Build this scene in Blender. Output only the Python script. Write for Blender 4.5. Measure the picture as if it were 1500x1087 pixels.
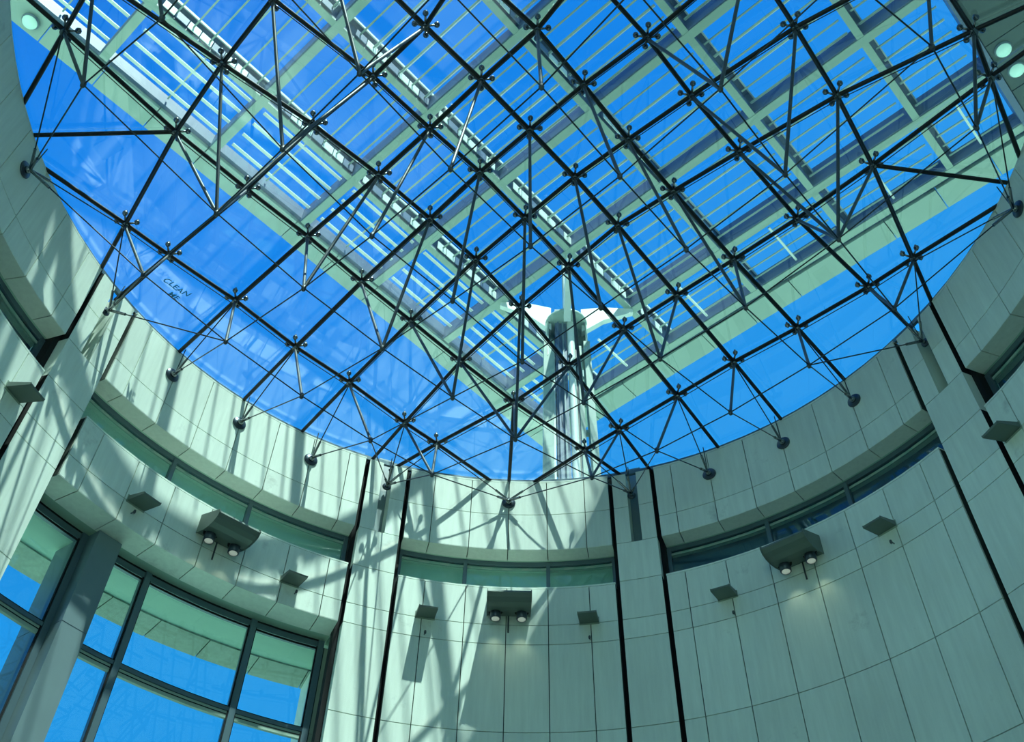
import bpy, math, random
from math import sin, cos, radians, pi, sqrt, atan2, degrees
from mathutils import Vector, Matrix
random.seed(7)
S = bpy.context.scene
COL = S.collection
for o in list(bpy.data.objects): bpy.data.objects.remove(o)

# ------------------------------------------------------------------ camera
EYE = 1.6                                   # eye height; heights below are measured from the eye
CX, CY = 0.132, 7.838                       # axis of the rotunda
cam = bpy.data.objects.new('camera', bpy.data.cameras.new('camera')); COL.objects.link(cam)
cam.data.sensor_width = 36.0; cam.data.lens = 1441.5/1500*36.0
cam.data.clip_end = 500
RX = Vector((0.999688, -0.018782, 0.016483)); UY = Vector((-0.024989, -0.751377, 0.659400)); FZ = Vector((0.0, 0.659606, 0.751611))
cam.matrix_world = Matrix(((RX.x, UY.x, -FZ.x, 0), (RX.y, UY.y, -FZ.y, 0), (RX.z, UY.z, -FZ.z, EYE), (0, 0, 0, 1)))
S.camera = cam

# ------------------------------------------------------------------ sky, sun, exposure
S.view_settings.view_transform = 'Standard'; S.view_settings.look = 'None'
S.view_settings.exposure = 0.0; S.view_settings.gamma = 1.0; S.view_settings.use_curve_mapping = False
W = bpy.data.worlds.new('sky'); S.world = W; W.use_nodes = True
wn = W.node_tree; wn.nodes.clear()
wo = wn.nodes.new('ShaderNodeOutputWorld'); wb = wn.nodes.new('ShaderNodeBackground')
tc = wn.nodes.new('ShaderNodeTexCoord'); nz = wn.nodes.new('ShaderNodeVectorMath'); nz.operation = 'NORMALIZE'
dt = wn.nodes.new('ShaderNodeVectorMath'); dt.operation = 'DOT_PRODUCT'
dt.inputs[1].default_value = (-0.42, -0.25, 0.87)          # the deepest blue of the clear sky
rp = wn.nodes.new('ShaderNodeValToRGB'); rp.color_ramp.interpolation = 'EASE'
cr = rp.color_ramp.elements
cr[0].position = 0.35; cr[0].color = (0.028, 0.39, 1.0, 1)
cr[1].position = 1.0; cr[1].color = (0.0, 0.13, 0.85, 1)
e = cr.new(0.72); e.color = (0.009, 0.29, 1.0, 1)
sx = wn.nodes.new('ShaderNodeSeparateXYZ')
hr = wn.nodes.new('ShaderNodeMapRange'); hr.inputs[1].default_value = 0.0; hr.inputs[2].default_value = 0.28; hr.inputs[3].default_value = 1.0; hr.inputs[4].default_value = 0.0
mx = wn.nodes.new('ShaderNodeMixRGB'); mx.inputs[2].default_value = (0.30, 0.62, 0.85, 1)
wn.links.new(tc.outputs['Generated'], nz.inputs[0]); wn.links.new(nz.outputs[0], dt.inputs[0])
wn.links.new(dt.outputs['Value'], rp.inputs[0]); wn.links.new(nz.outputs[0], sx.inputs[0])
wn.links.new(sx.outputs['Z'], hr.inputs[0]); wn.links.new(hr.outputs[0], mx.inputs[0])
wn.links.new(rp.outputs[0], mx.inputs[1]); wn.links.new(mx.outputs[0], wb.inputs[0]); wn.links.new(wb.outputs[0], wo.inputs[0])
wb.inputs[1].default_value = 1.0

SUN_AZ, SUN_EL = -27.0, 69.0                # direction the light travels towards, and its height
sl = bpy.data.lights.new('sun', 'SUN'); sl.energy = 9.8; sl.color = (0.86, 1.0, 0.86); sl.angle = radians(0.6)
sun = bpy.data.objects.new('sun', sl); COL.objects.link(sun); sun.location = (20, -30, 60)
sd = Vector((sin(radians(SUN_AZ))*cos(radians(SUN_EL)), cos(radians(SUN_AZ))*cos(radians(SUN_EL)), -sin(radians(SUN_EL))))
sun.rotation_euler = sd.to_track_quat('-Z', 'Y').to_euler()
S.cycles.max_bounces = 16; S.cycles.diffuse_bounces = 10; S.cycles.transparent_max_bounces = 16

# ------------------------------------------------------------------ materials
def nmat(name):
    m = bpy.data.materials.new(name); m.use_nodes = True
    n = m.node_tree; return m, n, n.nodes['Principled BSDF']
def simple(name, col, rough=0.6, metal=0.0, noise=0.0, scale=8.0, emis=None):
    m, n, b = nmat(name)
    b.inputs['Roughness'].default_value = rough; b.inputs['Metallic'].default_value = metal
    b.inputs['Base Color'].default_value = (*col, 1)
    if noise:
        t = n.nodes.new('ShaderNodeTexNoise'); t.inputs['Scale'].default_value = scale; t.inputs['Detail'].default_value = 4
        c = n.nodes.new('ShaderNodeTexCoord'); h = n.nodes.new('ShaderNodeHueSaturation'); r = n.nodes.new('ShaderNodeMapRange')
        r.inputs[3].default_value = 1-noise; r.inputs[4].default_value = 1+noise; h.inputs['Color'].default_value = (*col, 1)
        n.links.new(c.outputs['Object'], t.inputs['Vector']); n.links.new(t.outputs['Fac'], r.inputs[0])
        n.links.new(r.outputs[0], h.inputs['Value']); n.links.new(h.outputs[0], b.inputs['Base Color'])
    if emis:
        b.inputs['Emission Color'].default_value = (*emis[0], 1); b.inputs['Emission Strength'].default_value = emis[1]
    return m
def stone_mat(name, col, var=0.06):
    m, n, b = nmat(name); L = n.links.new
    b.inputs['Roughness'].default_value = 0.62; b.inputs['Specular IOR Level'].default_value = 0.35
    c = n.nodes.new('ShaderNodeTexCoord'); g = n.nodes.new('ShaderNodeNewGeometry')
    mp = n.nodes.new('ShaderNodeMapping'); mp.inputs['Scale'].default_value = (5, 5, 0.45)
    t = n.nodes.new('ShaderNodeTexNoise'); t.inputs['Scale'].default_value = 2.2; t.inputs['Detail'].default_value = 7; t.inputs['Roughness'].default_value = 0.6
    L(g.outputs['Position'], mp.inputs[0]); L(mp.outputs[0], t.inputs['Vector'])
    t2 = n.nodes.new('ShaderNodeTexNoise'); t2.inputs['Scale'].default_value = 0.55; t2.inputs['Detail'].default_value = 3
    L(g.outputs['Position'], t2.inputs['Vector'])
    oi = n.nodes.new('ShaderNodeObjectInfo')
    a = n.nodes.new('ShaderNodeMapRange'); a.inputs[1].default_value = 0.3; a.inputs[2].default_value = 0.7; a.inputs[3].default_value = 1-var; a.inputs[4].default_value = 1+var
    L(t.outputs['Fac'], a.inputs[0])
    d = n.nodes.new('ShaderNodeMapRange'); d.inputs[1].default_value = 0.3; d.inputs[2].default_value = 0.7; d.inputs[3].default_value = 1-var; d.inputs[4].default_value = 1+var*0.6
    L(t2.outputs['Fac'], d.inputs[0])
    r = n.nodes.new('ShaderNodeMapRange'); r.inputs[3].default_value = 0.955; r.inputs[4].default_value = 1.045
    L(oi.outputs['Random'], r.inputs[0])
    m1 = n.nodes.new('ShaderNodeMath'); m1.operation = 'MULTIPLY'; m2 = n.nodes.new('ShaderNodeMath'); m2.operation = 'MULTIPLY'
    L(a.outputs[0], m1.inputs[0]); L(d.outputs[0], m1.inputs[1]); L(m1.outputs[0], m2.inputs[0]); L(r.outputs[0], m2.inputs[1])
    h = n.nodes.new('ShaderNodeHueSaturation'); h.inputs['Color'].default_value = (*col, 1)
    st = n.nodes.new('ShaderNodeTexNoise'); st.inputs['Scale'].default_value = 1.1; st.inputs['Detail'].default_value = 5; st.inputs['Roughness'].default_value = 0.7
    sr = n.nodes.new('ShaderNodeMapRange'); sr.inputs[1].default_value = 0.62; sr.inputs[2].default_value = 0.74; sr.inputs[3].default_value = 1.0; sr.inputs[4].default_value = 0.74
    m3 = n.nodes.new('ShaderNodeMath'); m3.operation = 'MULTIPLY'
    L(g.outputs['Position'], st.inputs['Vector']); L(st.outputs['Fac'], sr.inputs[0]); L(sr.outputs[0], m3.inputs[0]); L(m2.outputs[0], m3.inputs[1]); m2 = m3
    L(m2.outputs[0], h.inputs['Value']); L(h.outputs[0], b.inputs['Base Color'])
    bp = n.nodes.new('ShaderNodeBump'); bp.inputs['Strength'].default_value = 0.12; bp.inputs['Distance'].default_value = 0.01
    t3 = n.nodes.new('ShaderNodeTexNoise'); t3.inputs['Scale'].default_value = 45; t3.inputs['Detail'].default_value = 3
    L(g.outputs['Position'], t3.inputs['Vector']); L(t3.outputs['Fac'], bp.inputs['Height']); L(bp.outputs[0], b.inputs['Normal'])
    return m
def glass_mat(name, tint, dust=0.0, ior=1.5, boost=1.0):
    m = bpy.data.materials.new(name); m.use_nodes = True; n = m.node_tree; n.nodes.clear(); L = n.links.new
    o = n.nodes.new('ShaderNodeOutputMaterial'); tr = n.nodes.new('ShaderNodeBsdfTransparent'); tr.inputs[0].default_value = (*tint, 1)
    gl = n.nodes.new('ShaderNodeBsdfGlossy'); gl.inputs['Roughness'].default_value = 0.015
    fr = n.nodes.new('ShaderNodeFresnel'); 
    ge = n.nodes.new('ShaderNodeNewGeometry'); im = n.nodes.new('ShaderNodeMapRange')      # same reflectance on both faces of the pane
    im.inputs[3].default_value = ior; im.inputs[4].default_value = 1/ior
    L(ge.outputs['Backfacing'], im.inputs[0]); L(im.outputs[0], fr.inputs[0])
    mu = n.nodes.new('ShaderNodeMath'); mu.operation = 'MULTIPLY'; mu.inputs[1].default_value = boost; mu.use_clamp = True
    mxs = n.nodes.new('ShaderNodeMixShader'); L(fr.outputs[0], mu.inputs[0]); L(mu.outputs[0], mxs.inputs[0]); L(tr.outputs[0], mxs.inputs[1]); L(gl.outputs[0], mxs.inputs[2])
    last = mxs
    if dust:
        tl = n.nodes.new('ShaderNodeBsdfTranslucent'); tl.inputs[0].default_value = (0.75, 0.9, 0.95, 1)
        g = n.nodes.new('ShaderNodeNewGeometry'); t = n.nodes.new('ShaderNodeTexNoise'); t.inputs['Scale'].default_value = 1.3; t.inputs['Detail'].default_value = 6
        mr = n.nodes.new('ShaderNodeMapRange'); mr.inputs[1].default_value = 0.3; mr.inputs[2].default_value = 0.75; mr.inputs[3].default_value = dust*0.4; mr.inputs[4].default_value = dust
        L(g.outputs['Position'], t.inputs['Vector']); L(t.outputs['Fac'], mr.inputs[0])
        m2 = n.nodes.new('ShaderNodeMixShader'); L(mr.outputs[0], m2.inputs[0]); L(last.outputs[0], m2.inputs[1]); L(tl.outputs[0], m2.inputs[2]); last = m2
    L(last.outputs[0], o.inputs[0]); return m

M = dict(
    stone=stone_mat('travertine', (0.75, 0.82, 0.73)),
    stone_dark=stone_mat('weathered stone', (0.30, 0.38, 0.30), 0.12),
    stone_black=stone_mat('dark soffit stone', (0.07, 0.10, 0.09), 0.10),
    joint=simple('dark joint', (0.05, 0.07, 0.06), 0.9),
    slot=simple('black slot', (0.004, 0.005, 0.006), 0.95),
    pale=simple('pale plaster', (0.72, 0.86, 0.76), 0.8),
    plaster=simple('green plaster', (0.40, 0.60, 0.47), 0.8, noise=0.04, scale=2),
    frame=simple('slate window frame', (0.11, 0.17, 0.20), 0.35, 0.3),
    pier=simple('slate painted pier', (0.17, 0.24, 0.26), 0.5, 0.1, noise=0.08, scale=3),
    black=simple('black painted steel', (0.006, 0.007, 0.008), 0.45),
    strut=simple('grey steel tube', (0.075, 0.09, 0.10), 0.5, 0.3),
    chrome=simple('stainless steel', (0.22, 0.24, 0.25), 0.25, 0.9),
    cable=simple('steel rod', (0.04, 0.05, 0.055), 0.4, 0.5),
    enamel=simple('pale green enamel', (0.34, 0.46, 0.38), 0.55, noise=0.05, scale=2),
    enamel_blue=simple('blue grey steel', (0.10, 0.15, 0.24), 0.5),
    white=simple('white enamel', (0.78, 0.86, 0.78), 0.5),
    lamp_body=simple('olive metal housing', (0.13, 0.17, 0.145), 0.5, 0.2, noise=0.06, scale=5),
    lamp_tube=simple('dark lamp tube', (0.06, 0.08, 0.10), 0.3, 0.6),
    lens=simple('lamp lens', (0.5, 0.55, 0.48), 0.15, 0.0, emis=((0.9, 1.0, 0.85), 0.22)),
    bulb=simple('lit round lamp', (0.5, 0.7, 0.6), 0.3, 0.0, emis=((0.45, 1.0, 0.75), 0.42)),
    floor=simple('travertine floor', (0.13, 0.16, 0.13), 0.5, noise=0.06, scale=0.6),
    ground=simple('pale paving', (0.46, 0.58, 0.44), 0.8, noise=0.08, scale=0.3),
    glass=glass_mat('skylight glass', (0.90, 0.97, 0.99), dust=0.018, ior=1.55, boost=1.8),
    winglass=glass_mat('window glass', (0.80, 0.93, 0.92), ior=1.5, boost=1.2),
    smear=simple('finger writing in dust', (0.02, 0.22, 0.50), 0.8),
)

# ------------------------------------------------------------------ helpers
WL = {}                                      # world position of every parent
def put(o, loc, parent=None, rot=None, scl=None):
    loc = Vector(loc) + Vector((0, 0, EYE))
    COL.objects.link(o); WL[o.name] = loc
    if parent is not None:
        o.parent = parent; o.location = loc - WL[parent.name]
    else: o.location = loc
    if rot is not None:
        if isinstance(rot, (int, float)): o.rotation_euler = (0, 0, rot)
        else: o.rotation_mode = 'QUATERNION'; o.rotation_quaternion = rot
    if scl: o.scale = scl
    return o
def empty(name, loc, label=None, cat=None, group=None, kind=None):
    o = bpy.data.objects.new(name, None); o.empty_display_size = 0.3
    put(o, loc); tag(o, label, cat, group, kind); return o
def tag(o, label=None, cat=None, group=None, kind=None):
    if label: o['label'] = label
    if cat: o['category'] = cat
    if group: o['group'] = group
    if kind: o['kind'] = kind
    return o
def mesh(name, vs, fs, m, smooth=False):
    me = bpy.data.meshes.new(name); me.from_pydata([tuple(v) for v in vs], [], fs); me.materials.append(M[m] if isinstance(m, str) else m)
    if smooth:
        for p in me.polygons: p.use_smooth = True
    me.update(); return me
def obj(name, me, loc=(0, 0, 0), parent=None, rot=None, scl=None, label=None):
    o = bpy.data.objects.new(name, me); put(o, loc, parent, rot, scl)
    if label: o['label'] = label
    return o
CACHE = {}
def sector_mesh(r0, r1, a0, a1, z0, z1, m, step=3.0):
    """annular block between two azimuths (degrees clockwise from +y) in axis coordinates"""
    key = (round(r0, 4), round(r1, 4), round(a0, 4), round(a1, 4), round(z0, 4), round(z1, 4), m)
    if key in CACHE: return CACHE[key]
    n = max(1, int(math.ceil((a1-a0)/step - 1e-6))); vs = []; fs = []
    for i in range(n+1):
        a = radians(a0+(a1-a0)*i/n); s, c = sin(a), cos(a)
        vs += [(r0*s, r0*c, z0), (r1*s, r1*c, z0), (r1*s, r1*c, z1), (r0*s, r0*c, z1)]
    for i in range(n):
        p = 4*i; q = p+4
        for k in range(4):
            l = (k+1) % 4; fs.append((p+k, p+l, q+l, q+k))
    fs.append((3, 2, 1, 0)); fs.append((4*n, 4*n+1, 4*n+2, 4*n+3))
    full = abs(a1-a0-360) < 1e-6
    CACHE[key] = mesh('curved_block', vs, fs, m); return CACHE[key]
def sector(name, r0, r1, a0, a1, z0, z1, m, parent=None, step=3.0, label=None):
    """curved block, its mesh built from azimuth 0 and turned about the axis so alike pieces share it"""
    me = sector_mesh(r0, r1, 0, a1-a0, z0, z1, m, step)
    return obj(name, me, (CX, CY, 0), parent, -radians(a0), label=label)
def pol(r, a, z): return (CX+r*sin(radians(a)), CY+r*cos(radians(a)), z)
TH = 0.81580
E1 = Vector((cos(TH), sin(TH), 0)); E2 = Vector((sin(TH), -cos(TH), 0))
def gp(u, v, z): p = Vector((CX, CY, 0))+E1*u+E2*v; p.z = z; return p
def ucube(m):
    k = 'cube'+m
    if k not in CACHE:
        vs = [(x, y, z) for x in (-.5, .5) for y in (-.5, .5) for z in (-.5, .5)]
        CACHE[k] = mesh('bar', vs, [(0, 1, 3, 2), (4, 6, 7, 5), (0, 4, 5, 1), (2, 3, 7, 6), (0, 2, 6, 4), (1, 5, 7, 3)], m)
    return CACHE[k]
def gbox(name, u0, u1, v0, v1, z0, z1, m, parent, label=None):
    return obj(name, ucube(m), gp((u0+u1)/2, (v0+v1)/2, (z0+z1)/2), parent, TH, (u1-u0, v1-v0, z1-z0), label)
def ucyl(m, n=10):
    k = 'cyl%d' % n+m
    if k not in CACHE:
        vs = []; fs = []
        for i in range(n):
            a = 2*pi*i/n; vs += [(cos(a), sin(a), 0), (cos(a), sin(a), 1)]
        for i in range(n):
            j = (i+1) % n; fs.append((2*i, 2*j, 2*j+1, 2*i+1))
        fs.append(tuple(2*i for i in range(n))[::-1]); fs.append(tuple(2*i+1 for i in range(n)))
        me = mesh('tube', vs, fs, m)
        for p in me.polygons: p.use_smooth = len(p.vertices) == 4
        CACHE[k] = me
    return CACHE[k]
def tube(name, a, b, r, m, parent, n=8, label=None):
    a = Vector(a); b = Vector(b); d = b-a
    return obj(name, ucyl(m, n), a, parent, d.to_track_quat('Z', 'Y'), (r, r, d.length), label)
def lathe(prof, n, m, name='turned'):
    vs = []; fs = []
    for (r, z) in prof:
        for i in range(n): a = 2*pi*i/n; vs.append((r*cos(a), r*sin(a), z))
    for k in range(len(prof)-1):
        for i in range(n):
            j = (i+1) % n; fs.append((k*n+i, k*n+j, k*n+n+j, k*n+n+i))
    fs.append(tuple(range(n))[::-1]); fs.append(tuple(range((len(prof)-1)*n, len(prof)*n)))
    return mesh(name, vs, fs, m, True)
def frame_at(r, a):
    """quaternion: local x = tangent (rightwards seen from inside), y = outwards, z up"""
    return Matrix.Rotation(-radians(a), 3, 'Z').to_quaternion()
def box_mesh(x0, x1, y0, y1, z0, z1, m, name='box'):
    vs = [(x, y, z) for x in (x0, x1) for y in (y0, y1) for z in (z0, z1)]
    return mesh(name, vs, [(0, 1, 3, 2), (4, 6, 7, 5), (0, 4, 5, 1), (2, 3, 7, 6), (0, 2, 6, 4), (1, 5, 7, 3)], m)
def extrude(prof, x0, x1, m, name='profile', smooth=False):
    """profile in (y, z) pulled along x"""
    n = len(prof); vs = [(x0, y, z) for y, z in prof]+[(x1, y, z) for y, z in prof]
    fs = [(i, (i+1) % n, n+(i+1) % n, n+i) for i in range(n)]+[tuple(range(n))[::-1], tuple(range(n, 2*n))]
    return mesh(name, vs, fs, m)

R0 = 8.0; A0 = -0.95; PITCH = 5.72
RIM = 14.41; LIP = 12.57; LOWTOP = 11.65; BAND = 10.34; FLOOR = -EYE
GAP = 0.062                                    # half a panel joint, degrees
BOT = 3.40                                    # stone panels are laid out down to here, plain below

# ------------------------------------------------------------------ ground and floor
floor = tag(obj('floor', sector_mesh(0.0, 9.6, 0, 360, FLOOR-0.3, FLOOR, 'floor', 6), (CX, CY, 0)), 'pale stone floor of the rotunda', kind='structure')
me = mesh('ground', [(-160, -160, FLOOR-0.35), (160, -160, FLOOR-0.35), (160, 160, FLOOR-0.35), (-160, 160, FLOOR-0.35)], [(0, 1, 2, 3)], 'ground')
tag(obj('ground', me), 'pale paved ground around the building', kind='structure')

# ------------------------------------------------------------------ curved walls
def wall(name, a0, a1, joints, upz, label, low='full', panels=True):
    """one bay between two piers: upper band over a clerestory slot, then the lower wall"""
    w = empty(name, pol(R0+0.2, (a0+a1)/2, FLOOR), label, kind='structure')
    g = 0.30                                  # dark gap beside each pier
    b0, b1 = a0+g, a1-g
    sector('backing', R0+0.034, R0+0.40, b0, b1, LIP+0.02, RIM, 'joint', w)
    lowbot = BAND if low == 'band' else FLOOR
    sector('backing', R0+0.034, R0+0.42, b0, b1, lowbot+0.02, LOWTOP-0.03, 'joint', w)
    sector('coping', R0, R0+0.44, b0, b1, LOWTOP-0.035, LOWTOP, 'stone', w)
    sector('coping', R0, R0+0.46, b0, b1, RIM-0.02, RIM+0.02, 'stone', w)
    if not panels:
        sector('facing', R0, R0+0.035, b0, b1, LIP, RIM, 'stone', w); sector('facing', R0, R0+0.035, b0, b1, lowbot, LOWTOP, 'stone', w)
        sector('soffit_panel', R0+0.01, R0+0.38, b0, b1, LIP-0.02, LIP+0.02, 'stone', w)
        return w
    xs = [b0]+[j for j in joints if b0+0.6 < j < b1-0.6]+[b1]
    if low == 'band': rows = [(BAND, 10.78), (10.78, LOWTOP-0.035)]
    else: rows = [(BOT, 5.14), (5.14, 6.88), (6.88, 8.62), (8.62, 10.36), (10.36, 10.78), (10.78, LOWTOP-0.035)]
    rows = rows+[(LIP, upz), (upz, RIM-0.02)]
    for x0, x1 in zip(xs, xs[1:]):
        for z0, z1 in rows:
            sector('stone_panel', R0, R0+0.036, x0+GAP, x1-GAP, z0+0.008, z1-0.008, 'stone', w)
        sector('soffit_panel', R0+0.003, R0+0.36, x0+GAP, x1-GAP, LIP-0.006, LIP+0.03, 'stone', w)
        if low == 'band':
            sector('soffit_panel', R0+0.003, R0+0.52, x0+GAP, x1-GAP, BAND-0.006, BAND+0.03, 'stone', w)
    if low != 'band':
        sector('facing', R0, R0+0.035, b0, b1, FLOOR, BOT, 'stone', w)
    return w
def js(c, n): return [c+PITCH*k for k in range(-n, n+1)]
wall('wall_center', -15.5+A0, 15.5+A0, js(A0+0.05, 3), 13.49, 'curved stone wall bay straight ahead between the two nearest piers')
wall('wall_right', 22+A0, 62.6+A0, js(42.1+A0, 4), 13.08, 'curved stone wall bay to the right, in shade')
wall('wall_left', -62.6+A0, -22+A0, js(-42.1+A0, 4), 13.12, 'sunlit curved stone wall bay to the left above the big windows', low='band')
wall('wall_far_right', 69.6+A0, 110+A0, js(90+A0, 4), 13.08, 'curved stone wall bay at the far right edge')
wall('wall_far_left', -110+A0, -69.6+A0, js(-90+A0, 4), 13.08, 'curved stone wall bay at the far left edge')
wall('wall_rear_right', 117+A0, 157.5+A0, [], 13.08, 'curved wall bay behind the viewer on the right', panels=False)
wall('wall_rear_left', -157.5+A0, -117+A0, [], 13.08, 'curved wall bay behind the viewer on the left', panels=False)
w = empty('wall_rear', pol(R0+0.2, 180+A0, LIP), 'upper wall over the entrance behind the viewer', kind='structure')
sector('facing', R0, R0+0.4, 164.8+A0, 195.2+A0, BAND, RIM, 'stone', w)

# ------------------------------------------------------------------ piers between the bays
TN = [0]
def pier(a0, a1, label, panels=True):
    TN[0] += 1
    w = empty('trim_%d' % TN[0], pol(R0+0.3, (a0+a1)/2, FLOOR), label, kind='structure')
    c = (a0+a1)/2; hs = 0.80                    # half width of the tall slit, degrees
    sector('black_slot', R0+0.20, R0+0.42, a0-0.35, a0+0.6, FLOOR, RIM+0.25, 'slot', w)
    sector('black_slot', R0+0.20, R0+0.42, a1-0.6, a1+0.35, FLOOR, RIM+0.25, 'slot', w)
    k0, k1 = a0+0.32, a1-0.32
    sector('backing', R0+0.034, R0+0.85, k0+0.02, k1-0.02, FLOOR, LIP, 'joint', w)
    for x0, x1 in ((k0, c-hs), (c+hs, k1)):
        sector('backing', R0+0.034, R0+0.85, x0+0.02, x1-0.02, LIP, RIM, 'joint', w)
        for z0, z1 in ((LIP, 13.49), (13.49, RIM)):
            sector('stone_panel', R0, R0+0.036, x0, x1, z0+0.008, z1-0.008, 'stone', w)
        s = x0 if x0 == k0 else x1
    # cheeks of the pier where it stands free beside the clerestory and the big windows
    for s0, s1 in ((k0, k0+0.22), (k1-0.22, k1)):
        for z0, z1 in ((6.88, 8.62), (8.62, 10.36), (10.36, LOWTOP), (LOWTOP, LIP), (LIP, RIM)):
            sector('cheek_panel', R0+0.04, R0+0.86, s0, s1, z0+0.006, z1-0.006, 'stone', w)
            left_bay = -63.9 < s0 < -22.3 and z1 <= 10.36
            if (z0, z1) != (LOWTOP, LIP) and not left_bay:      # black rubber lining of the joint
                e0, e1_ = (s0-0.02, s0) if s0 == k0 else (s1, s1+0.02)
                sector('joint_lining', R0+0.006, R0+0.40, e0, e1_, z0, z1, 'slot', w)
    sector('slit_back', R0+0.42, R0+0.50, c-hs-0.3, c+hs+0.3, LIP, RIM+0.5, 'pier', w)
    for s0, s1 in ((c-hs-0.22, c-hs), (c+hs, c+hs+0.22)):
        sector('slit_cheek', R0+0.02, R0+0.45, s0, s1, LIP, RIM, 'stone', w)
    rows = [(BOT, 5.14), (5.14, 6.88), (6.88, 8.62), (8.62, 10.36), (10.36, 10.78), (10.78, LOWTOP), (LOWTOP, LIP)]
    for z0, z1 in rows:
        sector('stone_panel', R0, R0+0.036, k0, k1, z0+0.008, z1-0.008, 'stone', w)
    sector('facing', R0, R0+0.035, k0, k1, FLOOR, BOT, 'stone', w)
    return w
pier(-22+A0, -15.5+A0, 'sunlit stone pier with a tall slit, left of the bay straight ahead')
pier(15.5+A0, 22+A0, 'shaded stone pier with a tall slit, right of the bay straight ahead')
pier(-69.6+A0, -62.6+A0, 'stone pier crossed by truss shadows at the left')
pier(62.6+A0, 69.6+A0, 'dark stone pier with a glazed slit at the right')
pier(110+A0, 117+A0, 'stone pier behind the viewer on the right'); pier(-117+A0, -110+A0, 'stone pier behind the viewer on the left')
pier(157.5+A0, 164.8+A0, 'stone pier right of the entrance'); pier(-164.8+A0, -157.5+A0, 'stone pier left of the entrance')

# ------------------------------------------------------------------ clerestory windows and the eaves behind them
WN = [0]
def clerestory(a0, a1, mull, label, openback=True):
    WN[0] += 1
    w = empty('window_%d' % WN[0], pol(R0+0.45, (a0+a1)/2, LOWTOP), label, kind='structure')
    g = 0.36; b0, b1 = a0+g, a1-g; r = R0+0.40
    sector('soffit', r-0.05, r+0.10, b0, b1, LIP+0.0, LIP+0.05, 'plaster', w)
    f = sector('window_frame', r, r+0.07, b0, b1, LIP-0.10, LIP+0.01, 'frame', w)
    sector('window_frame', r+0.03, r+0.06, b0, b1, LIP-0.19, LIP-0.14, 'enamel', w)
    sector('window_frame', r, r+0.07, b0, b1, LOWTOP-0.45, LOWTOP-0.36, 'frame', w)
    ms = [b0+0.25]+mull+[b1-0.25]
    for x in ms:
        sector('mullion', r-0.03, r+0.08, x-0.26, x+0.26, LOWTOP-0.40, LIP-0.05, 'frame', w)
    for x0, x1 in zip(ms, ms[1:]):
        sector('glass_pane', r+0.03, r+0.045, x0+0.26, x1-0.26, LOWTOP-0.36, LIP-0.10, 'winglass', w)
    # eave and sill slab outside the glass
    sector('eave_soffit', r+0.07, R0+0.70, a0, a1, LIP+0.02, LIP+0.12, 'pale', w)
    sector('eave_edge', R0+0.60, R0+0.70, a0, a1, LIP-0.05, LIP+0.02, 'stone', w)
    sector('low_roof', r+0.02, R0+2.5, a0, a1, LOWTOP-0.62, LOWTOP-0.46, 'stone', w)
    if True:
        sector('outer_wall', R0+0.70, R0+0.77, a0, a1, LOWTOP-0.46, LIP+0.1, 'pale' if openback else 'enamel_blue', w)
    return w
clerestory(-15.5+A0, 15.5+A0, [-5.75+A0, 5.75+A0], 'long curved clerestory window straight ahead, three panes')
clerestory(22+A0, 62.6+A0, [36.4+A0, 47.85+A0], 'dark curved clerestory window in the right bay', False)
clerestory(-62.6+A0, -22+A0, [-47.8+A0, -36.4+A0], 'curved clerestory window in the sunlit left bay')
clerestory(69.6+A0, 110+A0, [84.3+A0, 95.7+A0], 'dark clerestory window at the far right edge', False)
clerestory(-110+A0, -69.6+A0, [-95.7+A0, -84.3+A0], 'clerestory window at the far left edge', False)

# ------------------------------------------------------------------ big curved windows under the left bay
WN[0] += 1
w = empty('window_%d' % WN[0], pol(R0+0.8, -42, 0), 'large curved window wall with slate mullions under the left bay', kind='structure')
r = R0+0.74; zb = 1.66
WA0, PA0, PA1, WA1 = -62.9, -54.3, -51.1, -23.5
sector('plaster_soffit', R0+0.51, r+0.16, -63.3, -23.2, BAND+0.01, BAND+0.10, 'plaster', w)
sector('head_slot', r+0.005, r+0.02, -62.9, -23.5, BAND-0.03, BAND+0.01, 'slot', w)
mulls = [-46.1, -32.4]
for b0, b1 in ((WA0, PA0), (PA1, WA1)):
    sector('window_frame', r, r+0.13, b0, b1, BAND-0.15, BAND-0.03, 'frame', w)
    sector('head_slot', r-0.012, r, b0+0.5, b1-0.5, BAND-0.20, BAND-0.165, 'slot', w)
    for z in (8.55, 6.78, 5.0, 3.2):
        sector('transom', r-0.03, r+0.13, b0, b1, z-0.035, z+0.045, 'frame', w)
        sector('transom', r-0.01, r+0.05, b0, b1, z-0.16, z-0.04, 'enamel', w)
        sector('glazing_gasket', r-0.016, r, b0, b1, z-0.10, z-0.085, 'slot', w)
        sector('glazing_gasket', r-0.035, r-0.02, b0, b1, z+0.035, z+0.045, 'slot', w)
for x in (WA0+0.35, PA0-0.35, mulls[0], mulls[1], WA1-0.35):
    sector('mullion', r-0.06, r+0.15, x-0.36, x+0.36, zb, BAND-0.03, 'frame', w)
    sector('glazing_gasket', r-0.03, r+0.01, x-0.50, x-0.36, zb, BAND-0.15, 'slot', w)
    sector('glazing_gasket', r-0.03, r+0.01, x+0.36, x+0.50, zb, BAND-0.15, 'slot', w)
zs_ = [zb, 3.2, 5.0, 6.78, 8.55, BAND-0.1]
for x0, x1 in ((WA0, PA0), (PA1, mulls[0]), (mulls[0], mulls[1]), (mulls[1], WA1)):
    for z0, z1 in zip(zs_, zs_[1:]):
        sector('glass_pane', r+0.05, r+0.065, x0, x1, z0, z1, 'winglass', w)
sector('sill_wall', R0+0.3, R0+0.9, -62.9, -23.5, FLOOR, zb, 'stone', w)
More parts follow.
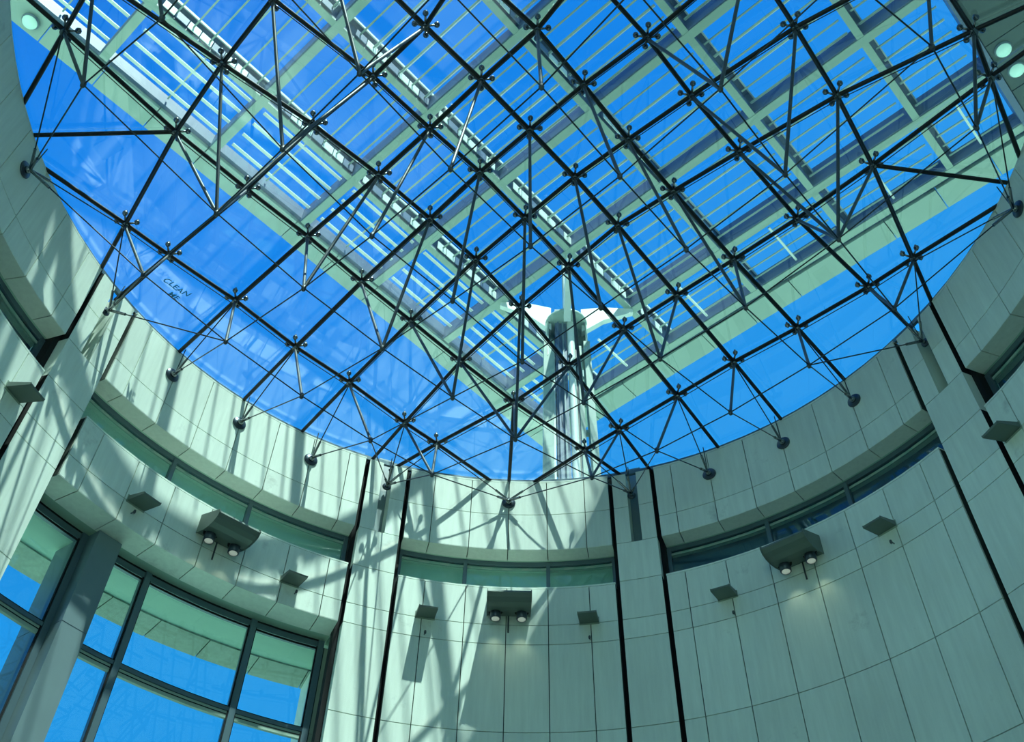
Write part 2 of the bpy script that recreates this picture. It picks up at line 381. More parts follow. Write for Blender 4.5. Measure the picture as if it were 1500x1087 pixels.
t = empty('trim_%d' % (TN[0]+1), pol(R0+0.5, -52.7, FLOOR), 'slate painted pier standing in front of the big left window', kind='structure')
for z0, z1 in ((FLOOR, 1.6), (1.61, 5.09), (5.10, 8.57), (8.585, BAND-0.02)):
    sector('pier_casing', R0+0.42, R0+0.88, PA0+0.05, PA1-0.05, z0, z1, 'pier', t, 1.0)
sector('pier_casing_joint', R0+0.425, R0+0.87, PA0+0.08, PA1-0.08, FLOOR, BAND-0.05, 'frame', t, 1.0)
# exterior canopy and fins seen through the window
t = empty('exterior_canopy', pol(R0+1.8, -42, BAND), 'curved canopy of green plaster and stone panels outside the left window', 'canopy')
sector('plaster_soffit', r+0.14, R0+1.82, -63.5, -22.6, BAND+0.02, BAND+0.20, 'plaster', t)
x = -63.4
while x < -23:
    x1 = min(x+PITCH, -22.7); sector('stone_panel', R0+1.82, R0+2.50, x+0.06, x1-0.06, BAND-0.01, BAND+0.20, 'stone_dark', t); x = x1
sector('roof_slab', r+0.2, R0+2.5, -63.5, -22.6, BAND+0.19, LOWTOP-0.62, 'stone', t)
for a, lab in ((-23.1, 'stone fin wall outside the right end of the big window'), (-54.5, 'blue grey fin wall outside behind the slate pier'), (-63.2, 'fin wall outside the left end of the big window')):
    f = empty('fin_wall', pol(R0+1.3, a, FLOOR), lab, 'wall')
    z = FLOOR; zz = [FLOOR, 1.66, 3.4, 5.14, 6.88, 8.62, BAND-0.01]
    for z0, z1 in zip(zz, zz[1:]):
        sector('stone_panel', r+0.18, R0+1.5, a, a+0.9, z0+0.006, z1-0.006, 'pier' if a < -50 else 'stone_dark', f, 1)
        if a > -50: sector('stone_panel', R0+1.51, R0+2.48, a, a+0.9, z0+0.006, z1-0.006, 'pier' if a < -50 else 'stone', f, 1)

# ------------------------------------------------------------------ glass roof and its truss
TOP={(-4, -3): (-6.096, -3.977), (-4, -2): (-6.234, -2.941), (-4, -1): (-6.297, -1.498), (-4, 0): (-6.321, 0.0), (-4, 1): (-6.375, 1.244), (-4, 2): (-6.344, 2.736), (-4, 3): (-6.251, 3.643), (-3, -4): (-3.509, -6.29), (-3, -3): (-3.936, -4.267), (-3, -2): (-4.132, -2.779), (-3, -1): (-4.241, -1.389), (-3, 0): (-4.415, 0.0), (-3, 1): (-4.429, 1.156), (-3, 2): (-4.398, 2.495), (-3, 3): (-4.253, 4.007), (-3, 4): (-3.924, 6.13), (-2, -4): (-2.609, -6.318), (-2, -3): (-2.447, -4.326), (-2, -2): (-2.433, -2.585), (-2, -1): (-2.335, -1.236), (-2, 0): (-2.354, -0.017), (-2, 1): (-2.612, 1.132), (-2, 2): (-2.697, 2.439), (-2, 3): (-2.812, 4.194), (-2, 4): (-3.085, 6.263), (-1, -4): (-1.143, -6.298), (-1, -3): (-1.09, -4.322), (-1, -2): (-1.046, -2.501), (-1, -1): (-1.057, -1.226), (-1, 0): (-1.105, 0.008), (-1, 1): (-1.135, 1.247), (-1, 2): (-1.359, 2.414), (-1, 3): (-1.427, 4.286), (-1, 4): (-1.143, 6.298), (0, -4): (0.346, -6.34), (0, -3): (0.243, -4.346), (0, -2): (0.182, -2.475), (0, -1): (0.113, -1.176), (0, 0): (0.093, 0.003), (0, 1): (0.068, 1.201), (0, 2): (0.105, 2.459), (0, 3): (0.0, 4.346), (0, 4): (0.0, 6.34), (1, -4): (1.663, -6.236), (1, -3): (1.505, -4.321), (1, -2): (1.367, -2.462), (1, -1): (1.323, -1.2), (1, 0): (1.284, 0.001), (1, 1): (1.32, 1.143), (1, 2): (1.359, 2.414), (1, 3): (1.427, 4.286), (1, 4): (1.663, 6.236), (2, -4): (3.142, -6.161), (2, -3): (2.848, -4.272), (2, -2): (2.706, -2.554), (2, -1): (2.624, -1.268), (2, 0): (2.536, -0.035), (2, 1): (2.612, 1.132), (2, 2): (2.697, 2.439), (2, 3): (2.812, 4.194), (2, 4): (3.085, 6.263), (3, -4): (3.988, -6.058), (3, -3): (4.305, -4.153), (3, -2): (4.353, -2.726), (3, -1): (4.383, -1.365), (3, 0): (4.415, -0.102), (3, 1): (4.429, 1.156), (3, 2): (4.398, 2.495), (3, 3): (4.253, 4.007), (3, 4): (3.924, 6.13), (4, -3): (6.187, -3.824), (4, -2): (6.234, -2.941), (4, -1): (6.297, -1.498), (4, 0): (6.321, -0.148), (4, 1): (6.375, 1.244), (4, 2): (6.344, 2.736), (4, 3): (6.251, 3.643)}
LOW={(-3, -2): (-5.475, -3.345), (-3, -1): (-5.303, -1.535), (-3, 0): (-5.322, 0.0), (-3, 1): (-5.347, 1.577), (-3, 2): (-5.447, 3.16), (-2, -3): (-3.075, -5.416), (-2, -2): (-3.114, -3.214), (-2, -1): (-3.169, -1.585), (-2, 0): (-3.207, 0.03), (-2, 1): (-3.279, 1.602), (-2, 2): (-3.249, 3.26), (-2, 3): (-3.354, 5.558), (-1, -3): (-1.444, -5.318), (-1, -2): (-1.459, -3.186), (-1, -1): (-1.462, -1.628), (-1, 0): (-1.499, -0.008), (-1, 1): (-1.552, 1.67), (-1, 2): (-1.698, 3.285), (-1, 3): (-1.685, 5.635), (0, -3): (0.142, -5.262), (0, -2): (0.118, -3.132), (0, -1): (0.118, -1.556), (0, 0): (0.14, -0.012), (0, 1): (0.117, 1.63), (0, 2): (0.041, 3.338), (0, 3): (0.0, 5.262), (1, -3): (1.706, -5.235), (1, -2): (1.644, -3.069), (1, -1): (1.741, -1.602), (1, 0): (1.697, 0.029), (1, 1): (1.714, 1.592), (1, 2): (1.698, 3.285), (1, 3): (1.685, 5.635), (2, -3): (3.249, -5.249), (2, -2): (3.179, -3.05), (2, -1): (3.166, -1.505), (2, 0): (3.203, 0.037), (2, 1): (3.279, 1.602), (2, 2): (3.249, 3.26), (2, 3): (3.354, 5.558), (3, -2): (5.248, -2.985), (3, -1): (5.303, -1.535), (3, 0): (5.322, 0.024), (3, 1): (5.347, 1.577), (3, 2): (5.447, 3.16)}

def rr(p): return sqrt(p[0]**2+p[1]**2)
def ztop(r): return 14.45+0.75*(1-(r/8)**2)
def zlow(r): t = (r/8)**2; return 11.787+.869*t+1.111*t*t
def zglass(r): return ztop(r)+0.16
TP = {k: gp(v[0], v[1], ztop(rr(v))) for k, v in TOP.items()}
LP = {k: gp(v[0], v[1], zlow(rr(v))) for k, v in LOW.items()}
sky = empty('glass_roof', (CX, CY, RIM), 'shallow glass roof on a grid of black beams, steel struts and rods', 'skylight')
def edge_end(q, p=None, d=None):
    """run on past outer node q until the rim"""
    d = (q[0]-p[0], q[1]-p[1]) if p else d
    A = d[0]**2+d[1]**2; B = q[0]*d[0]+q[1]*d[1]; C = q[0]**2+q[1]**2-(R0+0.2)**2
    t = (-B+sqrt(B*B-A*C))/A; return (q[0]+d[0]*t, q[1]+d[1]*t)
def vis(p, m=90):                             # worth building: close enough to the photographed part
    d = Vector(p); x, y, z = d.dot(RX), d.dot(UY), d.dot(FZ)
    return z > 1 and abs(1441.5*x/z) < 750+m and abs(1441.5*y/z) < 543+m
BR = 0.038
ends = {}
for (i, j), p in TOP.items():
    for di, dj in ((1, 0), (0, 1)):
        if (i+di, j+dj) in TOP and (vis(TP[(i, j)]) or vis(TP[(i+di, j+dj)])):
            tube('beam', TP[(i, j)], TP[(i+di, j+dj)], BR, 'black', sky)
    for di, dj in ((1, 0), (-1, 0), (0, 1), (0, -1)):
        if (i+di, j+dj) not in TOP and (i-di, j-dj) in TOP and not (abs(i) == 4 and di == 0 and abs(j) < 3) and not (abs(j) == 4 and dj == 0 and abs(i) < 3):
            e = edge_end(p, TOP[(i-di, j-dj)]); ends[(i+di, j+dj, i, j)] = e
            if vis(TP[(i, j)]): tube('beam', TP[(i, j)], gp(e[0], e[1], ztop(8.2)), BR, 'black', sky)
for i, j in ((3, -3), (-3, -3), (3, 3), (-3, 3)):
    e = edge_end(TOP[(i, j)], d=(i, j))
    if vis(TP[(i, j)]): tube('beam', TP[(i, j)], gp(e[0], e[1], ztop(8.2)), BR, 'black', sky)
# glass panes between the beams
def pane(pts):
    vs = [gp(x, y, zglass(rr((x, y)))) for x, y in pts]; c = sum(vs, Vector())/len(vs); n = len(vs)
    lo = [v-c for v in vs]; hi = [v-c+Vector((0, 0, 0.02)) for v in vs]
    fs = [tuple(range(n)), tuple(range(n, 2*n))[::-1]]+[(k, (k+1) % n, n+(k+1) % n, n+k) for k in range(n)]
    return obj('glass_pane', mesh('glass_pane', lo+hi, fs, 'glass'), c, sky)
def shrink(pts, s=0.0):
    c = (sum(p[0] for p in pts)/len(pts), sum(p[1] for p in pts)/len(pts)); out = []
    for p in pts:
        d = sqrt((p[0]-c[0])**2+(p[1]-c[1])**2); k = 1-0.012/max(d, .1); out.append((c[0]+(p[0]-c[0])*k, c[1]+(p[1]-c[1])*k))
    return out
for (i, j) in TOP:
    q = [(i, j), (i+1, j), (i+1, j+1), (i, j+1)]
    if all(k in TOP for k in q): pane(shrink([TOP[k] for k in q]))
# rim panes: walk round the outer nodes in order of angle, joined to their beam ends
outer = []
for (a, b, i, j), e in ends.items(): outer.append((atan2(e[1], e[0]), e, (i, j)))
for i, j in ((3, -3), (-3, -3), (3, 3), (-3, 3)):
    e = edge_end(TOP[(i, j)], d=(i, j)); outer.append((atan2(e[1], e[0]), e, (i, j)))
outer.sort(key=lambda t: t[0])
for k in range(len(outer)):
    a, e, n1 = outer[k]; a2, e2, n2 = outer[(k+1) % len(outer)]
    if a2 < a: a2 += 2*pi
    if a2-a > 1.2: continue
    pts = [TOP[n1], e]+[(8.21*cos(a+(a2-a)*t), 8.21*sin(a+(a2-a)*t)) for t in (.25, .5, .75)]+[e2]+([TOP[n2]] if n2 != n1 else [])
    if n1 != n2 and abs(n1[0]-n2[0]) == 1 and abs(n1[1]-n2[1]) == 1:
        for c in ((n1[0], n2[1]), (n2[0], n1[1])):
            if c in TOP and max(abs(c[0]), abs(c[1])) == 3 and min(abs(c[0]), abs(c[1])) == 3: pts.append(TOP[c])
    pane(shrink(pts))
sector('edge_rail', R0+0.06, R0+0.12, 0, 360, RIM+0.02, RIM+0.12, 'frame', sky, 4)
# node spiders: boss, four arms, four pads that hold the glass
def spider_mesh():
    import bmesh
    bm = bmesh.new()
    bmesh.ops.create_cone(bm, cap_ends=True, segments=12, radius1=0.055, radius2=0.045, depth=0.17)
    for k in range(4):
        a = radians(45+90*k)
        mt = Matrix.Translation((0.085*cos(a), 0.085*sin(a), 0.035)) @ Matrix.Rotation(a, 4, 'Z') @ Matrix.Rotation(radians(75), 4, 'Y')
        bmesh.ops.create_cone(bm, cap_ends=True, segments=8, radius1=0.022, radius2=0.015, depth=0.18, matrix=mt)
    me = bpy.data.meshes.new('spider'); bm.to_mesh(me); bm.free(); me.materials.append(M['chrome'])
    for p in me.polygons: p.use_smooth = len(p.vertices) < 6
    return me
SP = spider_mesh()
PAD = lathe([(0.018, -0.05), (0.022, -0.015), (0.048, 0.0), (0.048, 0.03), (0.02, 0.045), (0.02, 0.09)], 10, 'chrome', 'pad')
NODE = lathe([(0.012, -0.06), (0.032, -0.05), (0.040, 0.0), (0.032, 0.05), (0.012, 0.06)], 10, 'strut', 'rod_node')
def tang(D, i, j):
    a = D.get((i+1, j), D[(i, j)]); b = D.get((i-1, j), D[(i, j)]); d = E1*(a[0]-b[0])+E2*(a[1]-b[1]); return atan2(d.y, d.x)
for (i, j), p in TP.items():
    if not vis(p, 70): continue
    a = tang(TOP, i, j)
    s = obj('spider', SP, p, sky, a)
    for k in range(4):
        b = a+radians(45+90*k); q = p+Vector((0.175*cos(b), 0.175*sin(b), 0.06))
        o = bpy.data.objects.new('pad', PAD); COL.objects.link(o); o.parent = s; b = radians(45+90*k); o.location = (0.175*cos(b), 0.175*sin(b), 0.06)
# struts from each lower node up to the beams
SG = {-3: (-4,), -2: (-3, -2), -1: (-1,), 0: (0,), 1: (1,), 2: (2, 3), 3: (4,)}
for (i, j), p in LP.items():
    tops = [(a, b) for a in SG[i] for b in SG[j] if (a, b) in TP]
    if vis(p): obj('rod_node', NODE, p, sky)
    for k in tops:
        if vis(p) or vis(TP[k]): tube('strut', p, TP[k]+Vector((0, 0, -0.05)), 0.027, 'strut', sky)
    for di, dj in ((1, 0), (0, 1)):
        if (i+di, j+dj) in LP and (vis(p) or vis(LP[(i+di, j+dj)])):
            tube('tie_rod', p, LP[(i+di, j+dj)], 0.0115, 'cable', sky, 6)
# thin rods just under the beams
for (i, j), p in TP.items():
    for di, dj in ((1, 0), (0, 1)):
        q = TP.get((i+di, j+dj))
        if q and (vis(p) or vis(q)):
            tube('glazing_rod', p+Vector((0, 0, -0.13)), q+Vector((0, 0, -0.13)), 0.009, 'cable', sky, 6)
# wall anchors with their rods
PLATE = lathe([(0.14, 0.0), (0.145, 0.015), (0.135, 0.03), (0.02, 0.032)], 18, 'lamp_tube', 'anchor_plate')
BOSS = lathe([(0.06, 0.0), (0.062, 0.03), (0.045, 0.07), (0.012, 0.09)], 12, 'chrome', 'anchor_boss')
anch = []
for a in (0, 18.6, 30.6, 42.3, 54.0, 66.4, 87.2):
    anch.append(a+A0)
    if a: anch.append(-a+A0)
for a in anch:
    p = Vector(pol(R0, a, 13.80))
    if not vis(p, 40): continue
    slit = abs(abs(a-A0)-18.6) < 1 or abs(abs(a-A0)-66.4) < 1
    rad = R0+0.05 if slit else R0-0.002
    p = Vector(pol(rad, a, 13.80)); inn = Vector((-sin(radians(a)), -cos(radians(a)), 0))
    an = obj('anchor_plate', PLATE, p, sky, inn.to_track_quat('Z', 'Y'), (0.62, 0.62, 1) if slit else None)
    bo = bpy.data.objects.new('boss', BOSS); COL.objects.link(bo); bo.parent = an; bo.location = (0, 0, 0.03)
    tgt = sorted([k for k in LP if max(abs(k[0]), abs(k[1])) == 3], key=lambda k: (LP[k]-p).length)
    tl = [k for k in tgt[:2] if (LP[k]-p).length < 3.9]
    if abs(a-A0) > 20 and not slit and not 80 < abs(a-A0) < 100: tl = tl[:1]
    s = p+inn*0.09
    for k in tl:
        d = (LP[k]-s).normalized()
        tube('turnbuckle', s, s+d*0.42, 0.026, 'chrome', sky, 8); tube('tie_rod', s+d*0.3, LP[k], 0.0115, 'cable', sky, 6)
    tt = sorted([k for k in TP if max(abs(k[0]), abs(k[1])) == 4 or (abs(k[0]) == 3 and abs(k[1]) == 3)], key=lambda k: (TP[k]-p).length)[:1 if len(tl) < 2 else 2]
    for k in tt:
        d = (TP[k]-s).normalized()
        tube('turnbuckle', s, s+d*0.36, 0.024, 'chrome', sky, 8); tube('tie_rod', s+d*0.3, TP[k]+Vector((0, 0, -0.1)), 0.0115, 'cable', sky, 6)
    tube('hanger_rod', s, Vector(pol(R0-0.12, a, RIM+0.06)), 0.010, 'cable', sky, 6)

# writing in the dust of one pane at the left edge
def writing(txt, p0, p1, size):
    cu = bpy.data.curves.new('dust_writing', 'FONT'); cu.body = txt; cu.size = size; cu.extrude = 0.001; cu.shear = 0.25; cu.offset = 0.002
    tmp = bpy.data.objects.new('tmp', cu); COL.objects.link(tmp); bpy.context.view_layer.update()
    me = bpy.data.meshes.new_from_object(tmp.evaluated_get(bpy.context.evaluated_depsgraph_get())); bpy.data.objects.remove(tmp)
    me.materials.clear(); me.materials.append(M['smear'])
    a = gp(p0[0], p0[1], zglass(rr(p0))-0.012); b = gp(p1[0], p1[1], zglass(rr(p1))-0.012)
    x = (b-a).normalized(); y = (gp(0, 1, 0)-gp(0, 0, 0)); y = Vector((y.x, y.y, 0.15)); z = -Vector((0, 0, 1)); z = (z-x*z.dot(x)).normalized(); y = z.cross(x)
    rot = Matrix((x, y, z)).transposed().to_quaternion()
    # unevenly drawn letters
    for v in me.vertices: v.co.y += 0.015*sin(v.co.x*13)
    return obj('dust_writing', me, a, sky, rot, label='words CLEAN ME traced in the dust of a glass pane')
writing('CLEAN', (-2.34, -6.96), (-1.76, -6.94), 0.175)
writing('ME', (-2.10, -7.14), (-1.76, -7.14), 0.165)

# ------------------------------------------------------------------ sun trellis high above the roof
ZT = 23.47; K = 0.935                         # trellis drawn at 23.47 m above the eye, then brought to its true size and height
def fu(u): return (u+5.80)*K-5.80
def fv(v): return (v-5.27)*K+5.27
def tb(name, u0, u1, v0, v1, z0, z1, m, parent): return gbox(name, fu(u0), fu(u1), fv(v0), fv(v1), z0*K, z1*K, m, parent)
tr = empty('sun_trellis', gp(3, -2, ZT*K), 'large pale green steel sun trellis high above the glass roof', 'trellis')
US = [-8.1, -5.34, -1.95, 1.16, 3.92, 6.85, 9.72, 11.62]; VS = [-9.55, -7.40, -4.47, -1.31, 1.74, 4.84, 6.75]
CELL = (5, 1)                                 # the cell left open for the column (u index, v index)
for k, v in enumerate(VS[1:6], 1):            # main beams running away from the viewer
    u1 = 11.62
    tb('beam_flange', US[0], u1, v-0.17, v+0.01, ZT, ZT+0.05, 'enamel', tr)
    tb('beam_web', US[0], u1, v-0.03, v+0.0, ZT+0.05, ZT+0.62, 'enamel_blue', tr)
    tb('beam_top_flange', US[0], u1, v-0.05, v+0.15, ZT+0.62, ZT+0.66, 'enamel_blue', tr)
    tb('beam_edge', US[0], u1, v+0.13, v+0.165, ZT+0.58, ZT+0.68, 'white', tr)
    if k < 4:
        u = US[0]+0.2; n = 0
        while u < u1-0.5:
            if not any(abs(u+0.14-x-0.1) < 0.30 for x in US):
                obj('grille_square', ucube('white' if n % 3 else 'enamel_blue'), gp(fu(u+0.15), fv(v+0.09), (ZT+0.21)*K), tr, TH, (0.31, 0.02, 0.30))
            u += 0.36; n += 1
for k, u in enumerate(US[1:], 1):             # cross beams
    v0, v1 = VS[0], VS[6]
    segs = [(v0, v1)] if k != 6 else [(v0, VS[1]), (VS[2], v1)]
    for a, b in segs:
        tb('cross_flange', u-0.02, u+0.20, a, b, ZT-0.01, ZT+0.04, 'enamel', tr)
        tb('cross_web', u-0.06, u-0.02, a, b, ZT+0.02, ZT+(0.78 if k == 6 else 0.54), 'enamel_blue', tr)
for k in range(len(US)-1):                    # blades between the beams
    u0, u1 = US[k]+0.36, US[k+1]-0.08
    for l in range(len(VS)-1):
        if (k, l) == CELL: continue
        v0, v1 = VS[l]+0.06, VS[l+1]-0.26
        if l == 0:                            # outer bay: blades run the other way
            v0 = VS[0]+0.10
            n = 4
            for q in range(n):
                v = v0+(v1-v0)*(q+0.6)/n
                tb('blade', u0, u1, v-0.045, v+0.045, ZT+0.25, ZT+0.28, 'white', tr)
            tb('purlin', (u0+u1)/2-0.02, (u0+u1)/2+0.02, v0, v1, ZT+0.34, ZT+0.40, 'enamel', tr)
        else:
            n = 6 if u1-u0 > 2 else 4
            for q in range(n):
                u = u0+(u1-u0)*(q+0.6)/n
                tb('blade', u-0.022, u+0.022, v0, v1, ZT+0.22, ZT+0.25, 'enamel', tr)
                if l > 1 and q % 2: tb('blade_edge', u+0.05, u+0.07, v0, v1, ZT+0.28, ZT+0.32, 'white', tr)
            if k == len(US)-2:
                tb('purlin', u0, u1, (v0+v1)/2-0.03, (v0+v1)/2+0.03, ZT+0.10, ZT+0.16, 'white', tr)
u = US[0]                                      # soffit panels of the two outer edges
while u < 11.9:
    tb('edge_panel', u+0.01, min(u+1.52, 12.68)-0.01, -10.35, -9.62, ZT-0.02, ZT+0.45, 'enamel', tr); u += 1.53
v = -9.6
while v < 7.0:
    tb('edge_panel', 11.95, 12.68, v+0.01, min(v+1.52, 7.3)-0.01, ZT-0.02, ZT+0.45, 'enamel', tr); v += 1.53
tb('edge_rail', US[0], 11.7, -9.62, -9.50, ZT+0.1, ZT+0.55, 'enamel_blue', tr)
tb('edge_rail', 11.66, 11.95, -9.6, 7.2, ZT+0.12, ZT+0.55, 'enamel_blue', tr)
tb('edge_rail', 11.56, 11.60, -9.6, 7.2, ZT+0.3, ZT+0.4, 'enamel', tr)
DISC = lathe([(0.16, 0.0), (0.17, 0.03), (0.12, 0.10)], 14, 'bulb', 'lamp_disc')
def downlight(u, v, z, label, s=1.0):
    t = empty('downlight', gp(fu(u), fv(v), z*K), label, 'lamp', 'round downlights')
    obj('lamp_glass', DISC, gp(fu(u), fv(v), z*K-0.10), t, None, (s, s, s))
    obj('lamp_ring', lathe([(0.19*s, 0.0), (0.20*s, 0.02), (0.20*s, 0.04), (0.16*s, 0.05)], 14, 'frame', 'lamp_ring'), gp(fu(u), fv(v), z*K-0.045), t)
# canopy at the right the trellis is tied to; unseen slab over the viewer added for shade
t = empty('roof_canopy', gp(2, 9, ZT*K), 'dark stone roof canopy at the upper right corner', 'canopy')
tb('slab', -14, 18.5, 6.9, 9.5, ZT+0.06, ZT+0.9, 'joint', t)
tb('slab_edge', -14, 18.5, 6.72, 6.88, ZT-0.05, ZT+0.95, 'enamel_blue', t)
u = -13.9
while u < 18:
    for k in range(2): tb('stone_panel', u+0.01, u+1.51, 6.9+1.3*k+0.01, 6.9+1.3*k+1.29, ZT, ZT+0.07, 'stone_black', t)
    u += 1.53
t = empty('roof_slab', gp(-12, -2, ZT*K), 'stone slab added above the viewer, out of view, to shade the far left wall', 'canopy')
tb('slab', -16, -8.4, -14, 6.7, ZT, ZT+0.9, 'stone_dark', t)  # out of view, added to keep sun off the far left wall
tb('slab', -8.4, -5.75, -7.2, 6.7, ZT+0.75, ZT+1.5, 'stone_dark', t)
downlight(9.37, 7.20, ZT, 'left of the two round lamps under the dark canopy at upper right')
downlight(10.08, 7.22, ZT, 'right of the two round lamps under the dark canopy at upper right')
downlight(-6.96, -9.98, ZT-0.07, 'round lamp under the trellis edge in the upper left corner')
t = empty('shade_tower', gp(2.5, 14, FLOOR), 'tall stone block added out of view on the right to shade the right-hand walls', 'shade blocker')
gbox('shade_tower_body', -4.5, 9.5, 9.75, 18, FLOOR, 51.9, 'stone', t)  # unseen block, added and sized to cast shade on the right-hand walls
gbox('shade_tower_cornice', -4.6, 9.6, 9.65, 18.1, 51.5, 52.0, 'stone', t)

# ------------------------------------------------------------------ steel column that carries the trellis
CU, CV = 8.40, -5.95
cb = gp(fu(CU), fv(CV), 11.19)
KS = (K, K, K)
colm = empty('steel_column', cb, 'tall steel column with flared arms carrying the trellis corner behind the roof', 'column')
def cbox(name, x0, x1, y0, y1, z0, z1, m, taper=0.0, label=None):
    """box in column coordinates (x to the right, y away); taper pulls the top towards the column axis"""
    vs = []
    for z, s in ((z0, 0), (z1, taper)):
        vs += [(x0-s*(x0+x1)/2, y0, z), (x1-s*(x0+x1)/2, y0, z), (x1-s*(x0+x1)/2, y1, z), (x0-s*(x0+x1)/2, y1, z)]
    return obj(name, mesh(name, vs, [(3, 2, 1, 0), (4, 5, 6, 7), (0, 1, 5, 4), (1, 2, 6, 5), (2, 3, 7, 6), (3, 0, 4, 7)], m), (cb.x, cb.y, 0), colm, None, KS, label=label)
Z0, Z1 = 11.19/K, 22.3
cbox('shaft', -0.34, -0.02, -0.15, 0.35, Z0, 23.2, 'enamel_blue')
cbox('shaft_fin', -0.28, -0.24, -0.24, -0.15, Z0, 22.5, 'enamel_blue'); cbox('shaft_fin', -0.14, -0.10, -0.24, -0.15, Z0, 22.5, 'pier')
tube('white_pipe', (cb.x+0.10, cb.y-0.12, Z0*K), (cb.x+0.10, cb.y-0.12, 22.6*K), 0.10, 'white', colm, 14)
cbox('cable_duct', 0.215, 0.255, -0.12, 0.0, Z0, 21.4, 'black')
cbox('leg', -0.78, -0.50, -0.2, 0.3, Z0, 21.7, 'enamel', 0.18); cbox('leg', 0.58, 0.76, -0.2, 0.3, Z0, 21.7, 'enamel', 0.18)
cbox('leg', 0.28, 0.40, -0.1, 0.3, Z0, 21.6, 'enamel'); cbox('leg_edge', -0.46, -0.41, -0.15, 0.3, Z0, 21.7, 'white', 0.1)
z = 12.4
while z < 21.5:
    cbox('rung', -0.60, -0.3, 0.0, 0.16, z, z+0.10, 'enamel'); cbox('rung', 0.3, 0.66, 0.0, 0.16, z, z+0.10, 'enamel'); z += 1.45
tube('mast', (cb.x-0.02, cb.y, 22.3*K), (cb.x-0.02, cb.y, 25.9*K), 0.055, 'enamel', colm, 10)
tube('mast', (cb.x+0.10, cb.y, 22.3*K), (cb.x+0.10, cb.y, 24.6*K), 0.035, 'enamel_blue', colm, 8)
# drum-shaped head: half shell open at the bottom
vs = []; fs = []; n = 20
for i in range(n+1):
    a = pi*1.25*i/n-pi*0.125+pi
    for (rad, zz) in ((0.62, 21.35-0.35*abs(cos(a))), (0.60, 22.62), (0.56, 22.62), (0.58, 21.40-0.35*abs(cos(a)))):
        vs.append((rad*cos(a), -rad*sin(a)*0.9, zz))
for i in range(n):
    for k in range(4): l = (k+1) % 4; fs.append((4*i+k, 4*i+l, 4*i+4+l, 4*i+4+k))
fs += [(0, 1, 2, 3), (4*n+3, 4*n+2, 4*n+1, 4*n)]
obj('column_head', mesh('column_head', vs, fs, 'enamel', True), (cb.x, cb.y, 0), colm, None, KS)
obj('head_plate', lathe([(0.60, 22.55), (0.62, 22.58), (0.62, 22.66), (0.55, 22.70)], 24, 'enamel'), (cb.x, cb.y, 0), colm, None, KS)
for (u, v) in ((6.98, -7.30), (9.80, -4.50), (6.98, -4.60), (9.75, -7.28)):      # tapered arms to the trellis corners
    a = Vector((cb.x, cb.y, 0)); b = gp(fu(u), fv(v), 0); d = (b-a)/K; L_ = d.length; d.normalize(); nrm = Vector((-d.y, d.x, 0))
    sec = [(0.45, 22.25, 23.30, 0.10), (L_*0.55, 22.85, 23.45, 0.09), (L_, 23.30, 23.47, 0.07)]
    vs = []
    for s, zl, zu, hw in sec:
        for zz in (zl, zu):
            for sg in (-1, 1): q = a+d*s+nrm*hw*sg; vs.append((q.x-cb.x, q.y-cb.y, zz))
    fs = []
    for k in range(2):
        o = 4*k; fs += [(o, o+4, o+5, o+1), (o+2, o+3, o+7, o+6), (o, o+2, o+6, o+4), (o+1, o+5, o+7, o+3)]
    fs += [(0, 1, 3, 2), (8, 10, 11, 9)]
    obj('arm', mesh('arm', vs, fs, 'white'), (cb.x, cb.y, 0), colm, None, KS)

# ------------------------------------------------------------------ wall lamps
def wedge(a, label, grp='small wedge uplights on the stone wall'):
    z0 = 10.78
    t = empty('wedge_uplight', pol(R0, a, z0), label, 'lamp', grp); q = frame_at(R0, a); o = pol(R0, a, 0)
    obj('housing', extrude([(0, z0), (-0.47, z0-0.09), (-0.48, z0-0.06), (-0.46, z0-0.045), (-0.02, z0+0.08), (0, z0+0.08)], -0.17, 0.17, 'lamp_body'), o, t, q)
    for s in (-1, 1):
        obj('side_plate', extrude([(0, z0-0.005), (-0.47, z0-0.095), (-0.48, z0-0.05), (0, z0+0.10)], s*0.17, s*0.178, 'lamp_body'), o, t, q)
    obj('base_trim', box_mesh(-0.19, 0.19, -0.012, 0.0, z0-0.03, z0+0.12, 'stone_dark', 'base_trim'), o, t, q)
for a, lab in ((-11.55+A0+0.6, 'wedge uplight left of the twin spotlight straight ahead, its long shadow below it'),
               (11.3+A0, 'wedge uplight right of the twin spotlight straight ahead'),
               (30.1+A0, 'wedge uplight on the right bay, left of its twin spotlight'),
               (52.4+A0, 'wedge uplight on the right bay, right of its twin spotlight'),
               (-29.65+A0, 'wedge uplight at the right end of the sunlit left bay'),
               (-51.9+A0, 'wedge uplight at the left end of the sunlit left bay'),
               (-72.0+A0, 'wedge uplight beyond the shadow-crossed pier at the left edge'),
               (71.6+A0, 'wedge uplight beyond the dark pier at the right edge')):
    wedge(a, lab)
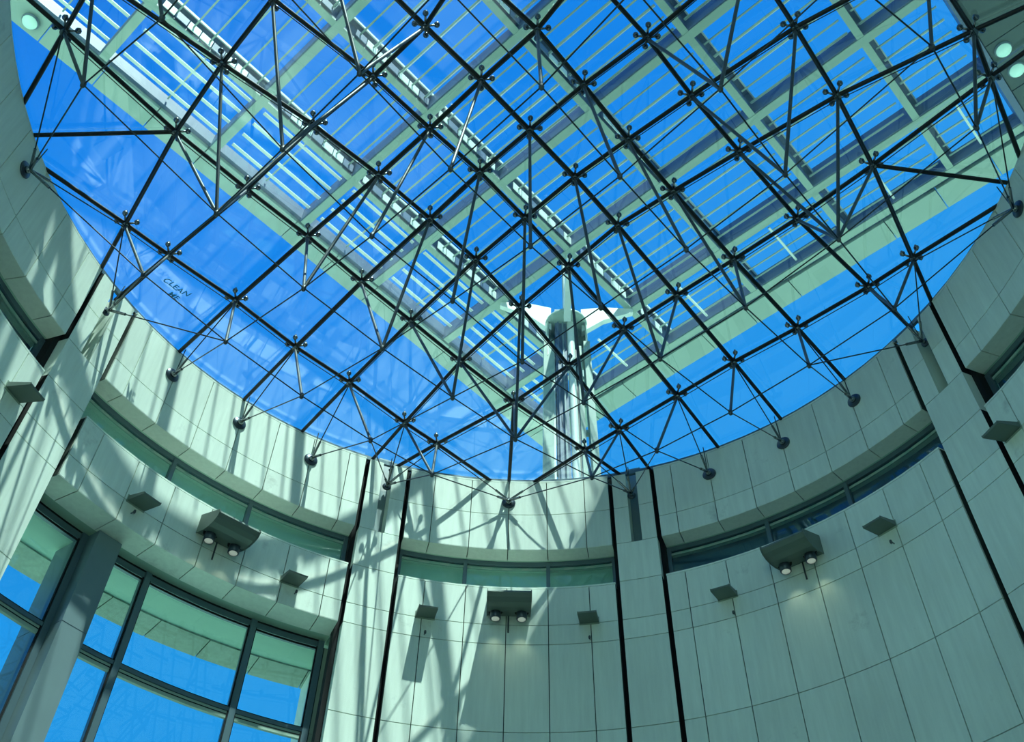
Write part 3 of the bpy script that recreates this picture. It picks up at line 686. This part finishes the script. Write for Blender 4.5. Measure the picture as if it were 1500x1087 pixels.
def twin(a, label):
    t = empty('twin_spotlight', pol(R0, a, 11.0), label, 'lamp', 'twin wall spotlights'); q = frame_at(R0, a); o = pol(R0, a, 0)
    prof = [(0, 10.98), (-0.32, 10.87), (-0.50, 10.84), (-0.64, 10.85), (-0.74, 10.89), (-0.80, 10.96), (-0.79, 11.0), (-0.30, 11.22), (0, 11.32)]
    me = extrude(prof, -0.40, 0.40, 'lamp_body')
    obj('housing', me, o, t, q)
    for s in (-1, 1):
        obj('side_plate', extrude([(0, 10.965), (-0.32, 10.855), (-0.50, 10.825), (-0.66, 10.835), (-0.76, 10.875), (-0.82, 10.96), (-0.80, 11.02), (0, 11.38)], s*0.40, s*0.415, 'lamp_body'), o, t, q)
    ring = lathe([(0.082, -0.17), (0.098, -0.165), (0.098, -0.05), (0.09, 0.06)], 18, 'lamp_tube', 'lamp_tube'); lens = lathe([(0.03, -0.178), (0.075, -0.172), (0.075, -0.165)], 16, 'lens', 'lamp_lens')
    col = lathe([(0.135, -0.0), (0.135, 0.02), (0.10, 0.05)], 18, 'slot', 'lamp_recess')
    for s in (-1, 1):
        c = Vector((0.245*s, -0.27, 10.90)); wc = Vector(o)+q @ c
        b = obj('lamp_tube', ring, wc, t, q); obj('lamp_recess', col, wc+Vector((0, 0, -0.012)), t, q)
        l = bpy.data.objects.new('lamp_lens', lens); COL.objects.link(l); l.parent = b
        sp = bpy.data.lights.new('lamp_light', 'SPOT'); sp.energy = 4.5; sp.color = (0.85, 1.0, 0.7); sp.spot_size = radians(75); sp.spot_blend = 1.0; sp.shadow_soft_size = 0.06
        so = bpy.data.objects.new('lamp_light', sp); COL.objects.link(so); so.parent = t; so.location = wc+Vector((0, 0, EYE-0.20))-WL[t.name]
        so.rotation_euler = ((q @ Vector((0, 0.35, -1))).to_track_quat('-Z', 'Y')).to_euler()
    tube('conduit', Vector(o)+q @ Vector((0, -0.03, 10.97)), Vector(o)+q @ Vector((0, -0.03, 10.60)), 0.016, 'strut', t)
twin(0.35+A0, 'twin spotlight straight ahead, above a large shadow on the wall')
twin(40.75+A0, 'twin spotlight on the dark right bay')
twin(-40.35+A0, 'dark twin spotlight on the sunlit left bay')
def hook(a, z, label):
    t = empty('wall_hook', pol(R0, a, z), label, 'hook', 'small metal hooks below the uplights'); q = frame_at(R0, a); o = Vector(pol(R0, a, z))
    tube('stem', o, o+q @ Vector((0, -0.10, 0)), 0.012, 'chrome', t); obj('ball', NODE, o+q @ Vector((0, -0.10, -0.01)), t, None, (0.6, 0.6, 0.6))
for a, z, lab in ((-11.75, 10.42, 'metal hook in the long uplight shadow straight ahead'), (10.35, 10.42, 'metal hook under the uplight right of the twin spotlight ahead'),
                  (29.7, 10.40, 'metal hook under the left uplight of the right bay'), (51.7, 10.48, 'metal hook under the right uplight of the right bay'),
                  (-29.6, 10.62, 'metal hook under the right uplight of the left bay'), (-53.0, 10.60, 'metal hook under the left uplight of the left bay')):
    hook(a, z, lab)
